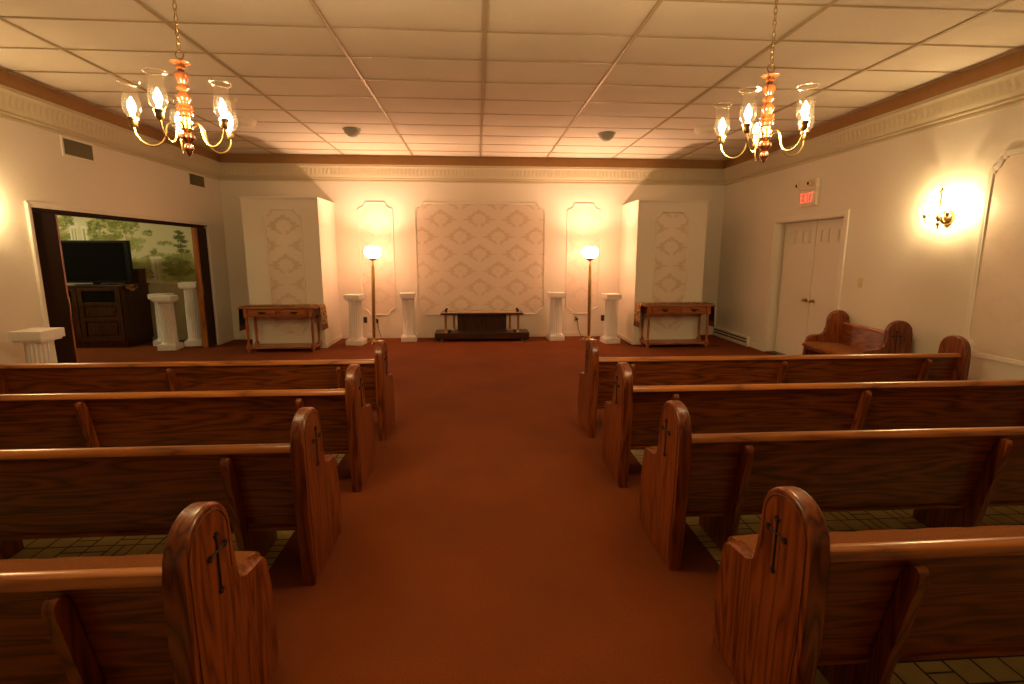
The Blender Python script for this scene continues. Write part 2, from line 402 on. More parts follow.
def notch_outline(x0, x1, z0, z1, nx, nz):
    """outline with concave rounded corners and small square steps"""
    def corner(cx, cz, dx, dz, rev):
        st = .022; pts = [(cx, cz+dz*nz), (cx+dx*st, cz+dz*nz)]
        for k in range(9):
            a = PI/2*k/8
            pts.append((cx+dx*(st+(nx-2*st)*math.sin(a)), cz+dz*(st+(nz-2*st)*math.cos(a))) )
        pts += [(cx+dx*nx, cz+dz*st), (cx+dx*nx, cz)]
        return pts[::-1] if rev else pts
    return corner(x0, z0, 1, 1, False)+corner(x1, z0, -1, 1, True)+corner(x1, z1, -1, -1, False)+corner(x0, z1, 1, -1, True)
def inside(px, pz, poly):
    c = np.zeros(px.shape, bool); n = len(poly)
    for i in range(n):
        (xa, za), (xb, zb) = poly[i], poly[i-1]
        if za == zb: continue
        c ^= ((za > pz) != (zb > pz)) & (px < (xb-xa)*(pz-za)/(zb-za)+xa)
    return c
def colour_grid(name, mt, xs, zs, pos, col, keep=None, parent=None):
    nx, nz = len(xs), len(zs); X, Z = np.meshgrid(xs, zs, indexing='ij')
    V = [pos(a, c) for a, c in zip(X.ravel(), Z.ravel())]
    idx = lambda i, j: i*nz+j
    F = [(idx(i, j), idx(i+1, j), idx(i+1, j+1), idx(i, j+1)) for i in range(nx-1) for j in range(nz-1) if keep is None or keep[i, j]]
    me = bpy.data.meshes.new(name); me.from_pydata(V, [], F); me.update()
    at = me.color_attributes.new('Col', 'FLOAT_COLOR', 'POINT'); cc = np.ones((nx*nz, 4)); cc[:, :3] = col.reshape(-1, 3); at.data.foreach_set('color', cc.ravel())
    me.materials.append(M[mt]); o = bpy.data.objects.new(name, me); C.objects.link(o)
    if parent: o.parent = parent
    return o
def wall_panel(name, label, group, x0, x1, z0, z1, pos, nx, nz, Pw, Qh, u0, v0, w=.026, step=.0125, amp=.9):
    """pos(u, z, off): world point; moulding is swept round the outline"""
    o = thing(name, label, 'wall panel', pos((x0+x1)/2, z0, 0), 0, group)
    base_loc = Vector(o.location)
    out = notch_outline(x0, x1, z0, z1, nx, nz)
    b = MB(); sec = [(-w/2, 0), (-w/2, .006), (-w*.3, .014), (0, .010), (w*.25, .018), (w/2, .016), (w/2, 0)]
    n = len(out); cx = (x0+x1)/2; cz = (z0+z1)/2; vs = []
    for i in range(n):
        a, q, c = Vector(out[i-1]), Vector(out[i]), Vector(out[(i+1) % n])
        t1, t2 = (q-a).normalized(), (c-q).normalized(); nn = Vector((t1.y+t2.y, -t1.x-t2.x)); l = nn.length
        nn = nn.normalized()/max(.62, l/2) if l > 1e-6 else Vector((t1.y, -t1.x))
        for (s, h) in sec: vs.append(Vector(pos(q.x+nn.x*s, q.y+nn.y*s, h+.001))-base_loc)
    k = len(sec)
    b.vf(vs, [(i*k+j, ((i+1) % n)*k+j, ((i+1) % n)*k+j+1, i*k+j+1) for i in range(n) for j in range(k-1)])
    b.build('moulding', 'mould', o, auto=60)
    if amp:
        xs = np.arange(x0, x1+step, step); zs = np.arange(z0, z1+step, step); X, Z = np.meshgrid(xs, zs, indexing='ij')
        m = dmask(X-u0, Z-v0, Pw, Qh, amp); keep = inside(X[:-1, :-1]+step/2, Z[:-1, :-1]+step/2, out)
        colour_grid('damask_fabric', 'damask', xs, zs, lambda a, c: Vector(pos(a, c, .003))-base_loc, np.repeat(m[..., None], 3, 2), keep, o)
    return o
backp = lambda yy: (lambda u, z, off: (u, yy-off, z))
wall_panel('wall_panel', 'wide cream damask wall panel in notched moulding, centre of the back wall', None, -1.205, 1.19, .45, 2.505, backp(YB), .14, .125, .71, .635, -.035, 2.215)
wall_panel('wall_panel', 'tall narrow moulded panel on the back wall behind the floor lamp left of the wide panel', None, -2.235, -1.63, .45, 2.505, backp(YB), .14, .125, .66, .62, -1.60, 1.72, amp=.5)
wall_panel('wall_panel', 'tall narrow moulded panel on the back wall behind the floor lamp right of the wide panel', None, 1.63, 2.24, .45, 2.505, backp(YB), .14, .125, .66, .62, 1.60, 1.72, amp=.5)
wall_panel('wall_panel', 'narrow damask panel above the console table left, on the projecting wall box', None, -3.516, -2.953, .245, 2.295, backp(BY), .11, .11, .71, .635, -3.235, 2.03, w=.022)
wall_panel('wall_panel', 'narrow damask panel above the console table right, on the projecting wall box', None, 2.985, 3.555, .25, 2.295, backp(BY), .11, .11, .71, .635, 3.27, 1.70, w=.022)
wall_panel('wall_panel', 'large moulded panel on the right wall beside the lit brass sconce', None, 2.0, 4.585, .65, 2.47, lambda u, z, off: (XW-off, u, z), .11, .14, .71, .635, 3.2, 1.4, w=.045, step=.02, amp=.18)

# ------------------------------------------------------------------ left opening: casing, accordion door; side room contents
b = MB(); cw = .058
for (y0, y1, z0, z1) in ((LY0-cw, LY0, 0, LZ+cw), (LY1, LY1+cw, 0, LZ+cw), (LY0, LY1, LZ, LZ+cw)): b.box(-XW, -XW+.020, y0, y1, z0, z1, .004)
b.box(-XW+.018, -XW+.030, LY0-cw, LY1+cw, LZ+cw-.022, LZ+cw, .003); b.box(-XW+.018, -XW+.030, LY0-cw, LY0-cw+.022, 0, LZ+cw, .003)
struct(b.build('trim_%d' % nk, 'trimp')); nk += 1
b = MB(); b.box(-XW-T, -XW, LY0, LY1, LZ-.02, LZ); b.box(-XW-T*.72, -XW-T*.28, LY0, LY1, LZ-.045, LZ-.02); struct(b.build('trim_%d' % nk, 'leather')); nk += 1
def accordion(label, y0, y1, post_y, post_dir):
    o = thing('accordion_door', label, 'folding door', (-XW-T/2, (y0+y1)/2, 0))
    n = 2*int(abs(y1-y0)/.030); b = MB(); L = [y0+(y1-y0)*i/n-(y0+y1)/2 for i in range(n+1)]
    for s in (-1, 1):
        vs = [(s*.050+(.013 if i % 2 else -.013), q, z) for i, q in enumerate(L) for z in (.012, LZ-.045)]
        b.vf(vs, [(2*i, 2*i+2, 2*i+3, 2*i+1) for i in range(n)])
    e0, e1 = L[0], L[-1]
    for e in (e0, e1): b.box(-.05, .05, e-.003, e+.003, .012, LZ-.045)
    b.build('pleated_panel', 'leather', o, auto=20)
    py = post_y-(y0+y1)/2
    b = MB(); b.box(-.040, .040, py-.020, py+.020, .008, LZ-.046, .004); pst = b.build('lead_post', 'post_z', o)
    b = MB(); b.box(.040, .053, py-.010, py+.010, .90, 1.10, .003); b.build('latch_handle', 'obrass', pst)
    return o
accordion('dark brown pleated folding door stacked at the near side of the left opening', LY0+.01, 6.05, 6.072, 1)
accordion('dark brown pleated folding door stacked at the far side of the left opening', 8.955, LY1-.01, 8.93, -1)

# mural
def mural():
    x0, x1, z0, z1, st = AXL, -XW-T, 1.06, AZC, .0125
    xs = np.arange(x0, x1, st); xs = np.append(xs, x1); zs = np.append(np.arange(z0, z1, st), z1)
    X, Z = np.meshgrid(xs, zs, indexing='ij'); col = np.zeros(X.shape+(3,)); col[:] = (.66, .61, .36)
    col += ((Z-z0)/(z1-z0))[..., None]*np.array([.04, .05, .05])
    mx = lambda px: -7.57+(px-56)*.01712
    mz = lambda py: 2.347-(py-210)*.01755
    def blob(cx, cz, rx, rz, c, a=1., rag=.35):
        th = np.arctan2(Z-cz, X-cx); ph = rng.random(3)*6.28
        rr = np.hypot((X-cx)/rx, (Z-cz)/rz)*(1+rag*(np.sin(5*th+ph[0])*.5+np.sin(9*th+ph[1])*.3+np.sin(14*th+ph[2])*.3))
        m = (rr < 1)*a; col[:] = col*(1-m[..., None])+np.array(c)*m[..., None]
    greens = [(.20, .24, .05), (.32, .34, .09), (.13, .17, .04), (.42, .42, .14), (.26, .27, .06)]
    def foliage(px, py, sx, sy, n, cs=greens, size=.05):
        for _ in range(n):
            a, d = rng.random()*6.28, rng.random()**.6
            blob(mx(px+sx*d*math.cos(a)), mz(py+sy*d*math.sin(a)), size*(.5+rng.random()), size*.6*(.5+rng.random()), cs[rng.integers(len(cs))], .55+.4*rng.random())
    def rect(pa, qa, pb, qb, c, a=1.):
        m = ((X > mx(pa)) & (X < mx(pb)) & (Z < mz(qa)) & (Z > mz(qb)))*a; col[:] = col*(1-m[..., None])+np.array(c)*m[..., None]
    hills = [(.36, .38, .10), (.28, .30, .07), (.45, .44, .16)]
    for px, py, sx, sy in ((150, 262, 40, 3), (172, 258, 26, 3), (185, 267, 22, 4), (160, 274, 36, 5), (135, 268, 20, 6), (178, 279, 20, 3)): foliage(px, py, sx, sy, 26, hills, .10)
    for px, py, sx, sy in ((120, 245, 30, 6), (60, 238, 16, 5)): foliage(px, py, sx, sy, 22, hills, .08)
    rect(72, 222, 89, 241, (.72, .68, .46)); blob(mx(76.5), mz(225), .09, .06, (.80, .76, .56), 1, 0); rect(72, 226, 81, 228, (.82, .79, .60))
    for q in (72.5, 75.5, 78.5, 84, 87.5): rect(q, 228, q+1.1, 242, (.84, .81, .64))
    for q in (74, 77, 85.5): rect(q, 229, q+1.2, 242, (.36, .38, .14))
    rect(83, 226, 89.5, 228, (.84, .80, .62))
    foliage(70, 221, 8, 6, 46, size=.035); foliage(63, 226, 6, 5, 16, size=.03); foliage(62, 238, 8, 3, 18, size=.045)
    foliage(98, 232, 8, 10, 60, size=.035); foliage(104, 223, 12, 6, 60, size=.035); foliage(122, 222, 18, 7, 120, greens+[(.50, .46, .12)], .035)
    foliage(117, 233, 10, 8, 60, greens+[(.55, .50, .14)], .03); foliage(132, 228, 9, 6, 40, size=.03); foliage(108, 238, 14, 4, 40, size=.04)
    foliage(149, 233, 5, 2.5, 18, size=.03); foliage(137, 246, 7, 2, 14, [(.40, .42, .14)], .035)
    for k in range(9):                                    # weeping strands and trunks
        q = 96+k*5+rng.random()*2; rect(q, 224, q+.6, 238+rng.random()*4, (.24, .25, .07), .7)
    for (px, py, s) in ((181, 232, 3), (180, 237, 5), (183, 241, 5), (179, 246, 7), (183, 251, 6)): foliage(px, py, s, 1.4, 16, [(.10, .13, .03), (.16, .18, .05)], .032)
    rect(181, 232, 181.8, 258, (.12, .12, .04)); foliage(166, 243, 7, 1.6, 18, [(.36, .38, .13), (.26, .28, .08)], .035)
    foliage(172, 262, 14, 4, 40, [(.14, .17, .04), (.24, .25, .06)], .05); foliage(176, 272, 14, 4, 36, [(.15, .17, .04), (.22, .22, .05)], .05)
    rect(149, 256, 159.5, 280, (.60, .55, .33)); rect(148, 256.5, 160.5, 258.5, (.74, .70, .48)); rect(150, 260, 151.6, 280, (.78, .74, .52)); rect(154, 260, 155, 280, (.36, .35, .14)); rect(157, 258.5, 159.5, 280, (.44, .42, .18))
    foliage(153, 252, 3, 4, 14, [(.22, .24, .07)], .03); foliage(147, 275, 4, 5, 24, [(.55, .16, .06), (.14, .17, .05), (.45, .28, .10)], .022)
    for k in range(14): foliage(-20-k*11+rng.random()*8, 225+rng.random()*30, 12, 8, 16, size=.05)
    return struct(colour_grid('wall_side_room_mural', 'mural', xs, zs, lambda a, c: (a, YB+.001, c), col))
mural()
b = MB(); b.box(AXL, -XW-T, YB+.002, YB+T, 1.02, AZC); struct(b.build('wall_side_room_upper', 'annexwall'))
b = MB(); b.box(AXL, -XW-T, YB-.022, YB, 1.02, 1.035, .003); b.box(AXL, -XW-T, YB-.030, YB, 1.035, 1.062, .006); struct(b.build('trim_%d' % nk, 'annexwall')); nk += 1
# unseen ceiling light, added to brighten the side room
o = thing('added_ceiling_light', 'round flush ceiling light added out of view to light the side room', 'ceiling light', (-7.4, 7.9, AZC))
b = MB(); b.lathe([(.17, 0), (.17, -.03), (.155, -.035)], seg=24); b.build('light_base', 'brass', o)
b = MB(); b.lathe([(.155, -.035), (.15, -.06), (.11, -.09), (0, -.105)], seg=24); b.build('light_diffuser', 'dome', o)
l = bpy.data.lights.new('side_room_added_bulb', 'POINT'); l.energy = SIDE_W; l.color = SIDE_C; l.shadow_soft_size = .08
lo = bpy.data.objects.new('side_room_added_bulb', l); C.objects.link(lo); lo.parent = o; lo.location = (0, 0, -.16)

# ------------------------------------------------------------------ right door, frame
b = MB(); cw = .075
for (y0, y1, z0, z1) in ((DY0-cw, DY0, 0, DZ+cw), (DY1, DY1+cw, 0, DZ+cw), (DY0, DY1, DZ, DZ+cw)): b.box(XW-.022, XW, y0, y1, z0, z1, .004)
b.box(XW, XW+T+.02, DY0, DY0+.012, 0, DZ); b.box(XW, XW+T+.02, DY1-.012, DY1, 0, DZ); b.box(XW, XW+T+.02, DY0, DY1, DZ-.012, DZ)
struct(b.build('trim_%d' % nk, 'trimp')); nk += 1
b = MB(); b.box(XW, XW+T+.04, DY0+.012, DY1-.012, 0, .012, .003); struct(b.build('trim_%d' % nk, 'iron')); nk += 1
XD = XW+.155
for n_, (y0, y1, ky, squares) in enumerate(((7.222, DY1-.014, 7.30, (7.36, 7.70)), (DY0+.014, 7.214, 7.135, (6.60, 6.95)))):
    d = struct(MB().box(XD, XD+.024, y0, y1, .014, DZ-.016, .002).build('door_%d' % (n_+1), 'trimp'))
    for k, yc in enumerate(squares):
        b = MB()
        for (a0, a1, c0, c1) in ((yc-.02, yc+.155, 1.92, 1.94), (yc-.02, yc+.155, 1.745, 1.765), (yc-.02, yc, 1.765, 1.92), (yc+.135, yc+.155, 1.765, 1.92)): b.box(XD-.012, XD, a0, a1, c0, c1, .003)
        b.box(XD-.004, XD, yc+.022, yc+.113, 1.787, 1.898, .003)
        b.build('door_panel', 'trimp', d)
    R = Matrix.Rotation(-PI/2, 3, 'Y')
    b = MB(); b.lathe([(.030, 0), (.030, .006), (.012, .010), (.011, .030), (.022, .036), (.028, .048), (.026, .060), (.014, .068), (0, .069)], XD, ky, .915, 20, R=R); b.build('door_knob', 'brass', d)

# ------------------------------------------------------------------ pews
END = [(0, 0), (-.030, .40), (-.033, .60), (-.031, .70)]
END += [(.103+.134*math.cos(math.radians(a)), .735+.125*math.sin(math.radians(a))) for a in range(176, -1, -12)]
END += [(.236, .65), (.238, .56), (.246, .528), (.262, .512), (.30, .506), (.40, .500), (.44, .490), (.468, .468), (.482, .43), (.494, .30), (.500, .18), (.500, .11), (.496, .0)]
def make_pew(sx, L, label, group, braces=True, ends=(0, 1), arm=0.):
    o = thing('church_pew', label, 'pew', (0, 0, 0), 0, group); th = .062
    X = lambda v: sx*v
    for k in ends:
        a, c = (0, th) if k == 0 else (L-th, L); b = MB(); b.prism([(u, v+arm if u > .235 and .25 < v < .6 else v) for u, v in END], 'x', X(a), X(c), .013, 3)
        e = b.build('pew_end', 'oak_z', o, auto=35)
        fx = X(-.001) if k == 0 else X(L+.001); s = -sx if k == 0 else sx
        b = MB(); pts = lambda *q: [(fx+s*.0005, u, v) for u, v in q]
        b.tube(pts((.139, .568), (.139, .748)), .0042, 6); b.tube(pts((.094, .698), (.184, .698)), .0042, 6)
        for u, v in ((.139, .568), (.139, .748), (.094, .698), (.184, .698)):
            for du, dv in ((-.006, 0), (.006, 0), (0, .006), (0, -.006)): b.tube(pts((u+du, v+dv-.004), (u+du, v+dv+.004)), .0062, 6)
        b.build('carved_cross', 'carve', e)
        b = MB(); off = .024                       # incised line that follows the rounded top
        cen = [(.103+(.134-off)*math.cos(math.radians(q)), .735+(.125-off)*math.sin(math.radians(q))) for q in range(0, 181, 12)]
        cen = [(.214, .60)]+cen+[(-.008, .60), (-.006, .40), (.022, .03)]
        b.tube([(fx, u, v) for u, v in cen], .0022, 5); b.build('incised_line', 'incise', e)
    x0, x1 = th-.004, L-th+.004
    # back panel leaning 12 degrees, top rail, bottom strip
    b = MB(); b.prism([(.020, .690), (.111, .250), (.133, .257), (.044, .690)], 'x', X(x0), X(x1)); b.build('backrest', 'oak_x', o)
    rail = [(.032+.030*math.cos(math.radians(q))*(1 if abs(math.cos(math.radians(q))) else 1), .692+.020*math.sin(math.radians(q))) for q in range(0, 360, 24)]
    rail = [(.000, .680), (.001, .692), (.009, .705), (.022, .711), (.042, .711), (.056, .705), (.062, .692), (.060, .680)]
    b = MB(); b.prism(rail, 'x', X(x0), X(x1)); b.build('top_rail', 'oak_rail', o)  # lighter oak carries the light from above
    b = MB(); b.prism([(.100, .236), (.098, .252), (.144, .262), (.146, .236)], 'x', X(x0), X(x1)); b.build('bottom_strip', 'oak_x', o)
    # seat board and cushion with rounded nose and stitched seams
    b = MB(); b.prism([(.105, .405), (.085, .425), (.500, .425), (.520, .415), (.520, .395), (.500, .385), (.13, .385)], 'x', X(x0), X(x1)); b.build('seat', 'oak_x', o)
    b = MB(); n = max(2, int((x1-x0)/.05)); cp = [(.088, .426), (.078, .455), (.30, .470), (.46, .474), (.515, .468), (.540, .450), (.545, .432), (.530, .420), (.505, .425)]; vs = []
    for i in range(n+1):
        t = x0+(x1-x0)*i/n
        for (u, v) in cp:
            sag = .005*(abs(math.sin(PI*i/5))**.4) if v > .44 else 0
            vs.append((X(t), u, v-.005+sag))
    k = len(cp); b.vf(vs, [(i*k+j, (i+1)*k+j, (i+1)*k+j+1, i*k+j+1) for i in range(n) for j in range(k-1)]+[tuple(range(k)), tuple(n*k+j for j in range(k-1, -1, -1))])
    b.build('seat_cushion', 'cushion', o)
    if braces:
        BR = [(.090, 0), (.028, .33), (-.020, .56), (-.034, .625), (-.032, .648), (-.020, .662), (-.004, .664), (.012, .655), (.030, .62), (.098, .265), (.11, .235), (.435, .235), (.435, 0)]
        for bx in (.360, L/2+.001, L-.372):
            b = MB(); b.prism(BR, 'x', X(bx-.0175), X(bx+.0175), .004, 2); b.build('brace', 'oak_z', o)
    return o
PL = 3.41
GP = 'pews in two rows of four'
place_r = [(1.325, 'nearest oak pew right of the aisle, cut off by the bottom of the picture'), (2.305, 'second nearest pew right of the aisle, just in front of the nearest one'),
           (3.24, 'third oak pew right of the aisle, behind the foremost row by the floor lamp'), (4.205, 'front pew right of the aisle, its far rounded end by the right wall')]
place_l = [(1.34, 'nearest oak pew left of the aisle, cut off by the bottom of the picture'), (2.305, 'second nearest pew left of the aisle, just in front of the nearest one'),
           (3.29, 'third oak pew left of the aisle, one row short of the front'), (4.25, 'front pew left of the aisle, before the white pedestal by the left wall')]
for sx, pl in ((1, place_r), (-1, place_l)):
    proto = make_pew(sx, PL, pl[0][1], GP); proto.location = (sx*.876, pl[0][0], 0)
    for yy, lab in pl[1:]: dup(proto, (sx*.876, yy, 0), lab)
bench = make_pew(1, 1.10, 'short oak bench with carved cross, against the right wall beside the double doors', None, braces=False, arm=.055)
bench.name = 'short_pew'; bench.location = (4.55, 6.22, 0); bench.rotation_euler.z = -PI/2; bench.scale = (1, 1, 1.035)
# local +y (front) must face the aisle (-x): mirror by rotating +90 and walking the length towards -y
bench.rotation_euler.z = PI/2-math.radians(4); bench.location = (4.52, 5.10, 0)

# ------------------------------------------------------------------ chandeliers
def shade_prof(s=1.0):
    return [(.015*s, 0), (.020*s, .004), (.034*s, .022*s), (.0385*s, .045*s), (.037*s, .068*s), (.031*s, .095*s), (.029*s, .112*s), (.032*s, .130*s), (.041*s, .148*s), (.0465*s, .153*s)]
def candle(parent, x, y, z, w, s=.93):
    b = MB(); b.lathe([(.006, -.030), (.012, -.028), (.016, -.020), (.016, -.002), (.020, 0), (.020, .010), (.016, .012)], x, y, z, 14); soc = b.build('socket', 'obrass', parent)
    b = MB(); b.open_top = True; pr = shade_prof(s); b.lathe([(.015, .004)]+pr[1:], x, y, z+.010, 28); g = b
    bmesh.ops.delete(g.b, geom=[f for f in g.b.faces if len(f.verts) > 4], context='FACES'); sh = g.build('glass_shade', 'glass', parent)
    b = MB(); b.lathe([(.009, 0), (.009, .016), (.014, .028), (.0165, .040), (.013, .057), (.0045, .076), (0, .083)], x, y, z+.012, 12); bl = b.build('candle_bulb', 'flame', parent)
    l = bpy.data.lights.new('candle_light', 'POINT'); l.energy = w; l.color = CANDLE_C; l.shadow_soft_size = .013
    lo = bpy.data.objects.new('candle_light', l); C.objects.link(lo); lo.parent = parent; lo.location = (x, y, z+.050)
    b = MB(); b.tube([(x+.0465*s*math.cos(2*PI*i/28), y+.0465*s*math.sin(2*PI*i/28), z+.010+.153*s) for i in range(28)], .0017, 6, closed=True); b.build('glass_rim', 'rim', sh)
    return soc
def chandelier(label, x, y, a0):
    zt = 2.42; zb = 2.015
    o = thing('chandelier', label, 'chandelier', (x, y, ZC), 0, 'brass and wood chandeliers')
    zz = lambda v: v-ZC
    b = MB(); b.lathe([(0, -.035), (.012, -.034), (.018, -.028), (.055, -.012), (.062, -.004), (.062, 0)], seg=24); b.build('ceiling_canopy', 'obrass', o)
    b = MB(); zc = -.035; k = 0; n = int((ZC-.035-(zt+.035))/.026)
    for k in range(n):
        z0 = -.035-.026*k-.013; pts = []
        for i in range(12):
            a = 2*PI*i/12; u, v = .0075*math.cos(a), .0185*math.sin(a)
            pts.append((u, 0, z0+v) if k % 2 else (0, u, z0+v))
        b.tube(pts, .0018, 5, closed=True)
    b.build('chain', 'obrass', o)
    b = MB(); b.tube([(.017*math.cos(2*PI*i/16), 0, zz(zt+.018)+.017*math.sin(2*PI*i/16)) for i in range(16)], .0024, 6, closed=True); b.build('hanging_ring', 'obrass', o)
    # turned wooden column in sections
    h = lambda f: zz(zb+(zt-zb)*f)
    col = [(0, h(1)), (.010, h(.995)), (.036, h(.975)), (.040, h(.965)), (.034, h(.955)), (.014, h(.945)), (.020, h(.925)), (.020, h(.91)), (.012, h(.90)), (.015, h(.87)), (.024, h(.865)), (.028, h(.85)), (.028, h(.83)), (.020, h(.77)), (.014, h(.745)),
           (.024, h(.73)), (.026, h(.705)), (.020, h(.69)), (.014, h(.675)), (.020, h(.655)), (.029, h(.62)), (.029, h(.595)), (.020, h(.56)), (.018, h(.55)), (.032, h(.535)), (.034, h(.515)), (.026, h(.505)), (.033, h(.49)), (.034, h(.47)), (.026, h(.46)), (.032, h(.445)), (.030, h(.42)), (.018, h(.405)), (0, h(.40))]
    b = MB(); b.lathe(col, seg=24); b.build('turned_column', 'turned', o)
    b = MB(); b.lathe([(0, h(.41)), (.017, h(.405)), (.017, h(.38)), (.026, h(.365)), (.026, h(.285)), (.018, h(.27)), (.014, h(.25)), (0, h(.245))], seg=20); b.build('arm_hub', 'brass', o)
    b = MB(); b.lathe([(0, h(.25)), (.016, h(.245)), (.030, h(.215)), (.031, h(.19)), (.016, h(.15)), (.011, h(.135)), (.020, h(.11)), (.021, h(.075)), (.012, h(.045)), (.010, h(.03)), (.006, h(.015)), (0, h(0))], seg=20); b.build('bottom_finial', 'turned', o)
    R = .198; zs = 2.15-.03
    for i in range(5):
        a = math.radians(a0+72*i); ca, sa = math.cos(a), math.sin(a)
        P0 = [(.022, 2.135), (.040, 2.150), (.060, 2.152), (.074, 2.138), (.080, 2.112), (.090, 2.080), (.110, 2.058), (.135, 2.050), (.160, 2.057), (.182, 2.076), (.194, 2.100), (.198, 2.124)]
        pts = []
        for k in range(len(P0)-1):
            q0, q1, q2, q3 = P0[max(k-1, 0)], P0[k], P0[k+1], P0[min(k+2, len(P0)-1)]
            for t in (0, .33, .67):
                f = lambda A, B, Cc, D: .5*((2*B)+(-A+Cc)*t+(2*A-5*B+4*Cc-D)*t*t+(-A+3*B-3*Cc+D)*t**3)
                pts.append((f(q0[0], q1[0], q2[0], q3[0]), f(q0[1], q1[1], q2[1], q3[1])))
        pts.append(P0[-1])
        b = MB(); b.tube([(r_*ca, r_*sa, zz(z_)) for r_, z_ in pts], .0042, 8); b.build('arm', 'brass', o)
        candle(o, R*ca, R*sa, zz(2.152), CANDLE_W)
    return o
chandelier('five-armed brass chandelier with turned wood column, hanging upper left', -1.363, 2.50, -18)
chandelier('five-armed brass chandelier with turned wood column, hanging upper right', 1.295, 2.48, 2)

# ------------------------------------------------------------------ wall sconces
def sconce(label, sx, y):
    x0 = sx*XW; o = thing('wall_sconce', label, 'wall lamp', (x0, y, 1.95), 0, 'brass wall sconces'); d = -sx
    R = Matrix.Rotation(PI/2*d, 3, 'Y')
    b = MB(); b.lathe([(.074, 0), (.076, .012), (.070, .034), (.052, .052), (.024, .062), (0, .064)], 0, .0, 0, 24, R=R); b.build('back_plate', 'obrass', o)
    cx = d*.105
    b = MB(); b.tube([(d*.055, 0, 0), (cx, 0, 0)], .008, 8)
    b.lathe([(0, -.115), (.006, -.112), (.009, -.10), (.006, -.09), (.017, -.07), (.017, -.055), (.009, -.042), (.013, -.03), (.024, -.012), (.026, .008), (.014, .028), (.010, .05), (.013, .10), (.009, .15), (.008, .23), (.017, .245), (.022, .252), (.012, .265), (.006, .285), (0, .287)], cx, 0, 0, 18)
    b.build('spindle', 'obrass', o)
    b = MB(); b.tube([(cx, .021*math.cos(2*PI*i/18), .308+.021*math.sin(2*PI*i/18)) for i in range(18)], .0025, 6, closed=True); b.build('top_ring', 'obrass', o)
    for s in (-1, 1):
        P0 = [(.020, -.005), (.045, .018), (.062, .010), (.070, -.020), (.085, -.045), (.108, -.050), (.125, -.035), (.130, .0)]
        b = MB(); b.tube([(cx+d*.25*u, s*u, v) for u, v in P0], .0038, 8); b.build('arm', 'brass', o)
        candle(o, cx+d*.25*.130, s*.130, .03, SCONCE_W)
    return o
sconce('two-candle brass wall sconce with glass shades, lit on the right wall', 1, 4.965)
sconce('two-candle brass wall sconce on the left wall beyond the picture edge, its glow showing', -1, 5.02)

# ------------------------------------------------------------------ floor lamps
def floor_lamp(label, x, y, lean):
    o = thing('floor_lamp', label, 'floor lamp', (x, y, 0), 0, 'brass floor lamps with white globes')
    b = MB(); b.lathe([(0, .02), (.034, .022), (.050, .030), (.044, .045), (.026, .060), (.018, .085), (.022, .10), (.014, .12)], seg=20)
    b.tube([(.105*math.cos(2*PI*i/24), .105*math.sin(2*PI*i/24), .035) for i in range(24)], .006, 6, closed=True)
    b.build('base', 'brass', o)
    for k in range(3):
        a = 2*PI*k/3+.5; ca, sa = math.cos(a), math.sin(a); b = MB()
        b.tube([(q*ca, q*sa, z) for q, z in ((.02, .075), (.05, .085), (.09, .060), (.13, .030), (.155, .012), (.175, .012), (.182, .024))], [.008, .009, .009, .008, .010, .009, .006], 8); b.build('foot', 'brass', o)
    b = MB(); pp = [(.014, .10), (.028, .12, 1), (.031, .60, 1), (.030, 1.05, 1), (.026, 1.36, 1), (.014, 1.38), (.018, 1.40), (.011, 1.415), (.010, 1.46)]
    b.lathe(pp, seg=48, flutes=12, fd=.004); pole = b.build('pole', 'brass', o)
    b = MB(); b.lathe([(0, 1.455), (.014, 1.455), (.022, 1.465), (.060, 1.485), (.070, 1.497), (.070, 1.512), (.062, 1.514)], seg=24); b.build('globe_holder', 'brass', o)
    b = MB(); b.open_top = True; b.lathe([(.060, 1.512), (.082, 1.516), (.118, 1.538), (.138, 1.575), (.143, 1.615), (.136, 1.655), (.116, 1.690), (.088, 1.708), (.078, 1.711)], seg=32)
    bmesh.ops.delete(b.b, geom=[f for f in b.b.faces if len(f.verts) > 4], context='FACES'); b.build('globe', 'globe', o)
    l = bpy.data.lights.new('lamp_bulb', 'POINT'); l.energy = GLOBE_W; l.color = GLOBE_C; l.shadow_soft_size = .03
    lo = bpy.data.objects.new('lamp_bulb', l); C.objects.link(lo); lo.parent = o; lo.location = (0, 0, 1.65)
    o.rotation_euler = (0, lean, 0); return o
floor_lamp('lit brass floor lamp with white globe, left of the wide wall panel', -1.945, 9.22, math.radians(1.6))
floor_lamp('lit brass floor lamp with white globe, right of the wide wall panel', 1.962, 9.20, math.radians(-.6))

# ------------------------------------------------------------------ pedestals
def pedestal(label, x, y, h, rz=0, group='white fluted column pedestals'):
    o = thing('column_pedestal', label, 'pedestal', (x, y, 0), rz, group)
    b = MB(); b.box(-.142, .142, -.142, .142, 0, .085, .006); b.box(-.132, .132, -.132, .132, .085, .100, .006); b.build('plinth', 'plaster', o)
    b = MB(); b.lathe([(.126, .098), (.128, .108), (.119, .120), (.116, .124), (.114, .135, 1), (.112, h*.5, 1), (.107, h-.125, 1), (.110, h-.120), (.113, h-.112), (.117, h-.105), (.120, h-.100)], seg=120, flutes=20, fd=.010); b.build('fluted_shaft', 'plaster', o, auto=50)
    b = MB(); b.box(-.122, .122, -.122, .122, h-.104, h-.084, .004); b.box(-.140, .140, -.140, .140, h-.086, h, .006); b.build('capital', 'plaster', o)
    return o
pedestal('white fluted pedestal beside the left projecting box, left of the floor lamp', -2.225, 9.12, .885, math.radians(-12))
pedestal('white fluted pedestal between the left floor lamp and the wide panel', -1.345, 9.45, .885, math.radians(5))
pedestal('white fluted pedestal between the wide panel and the right floor lamp', 1.375, 9.42, .885, math.radians(6))
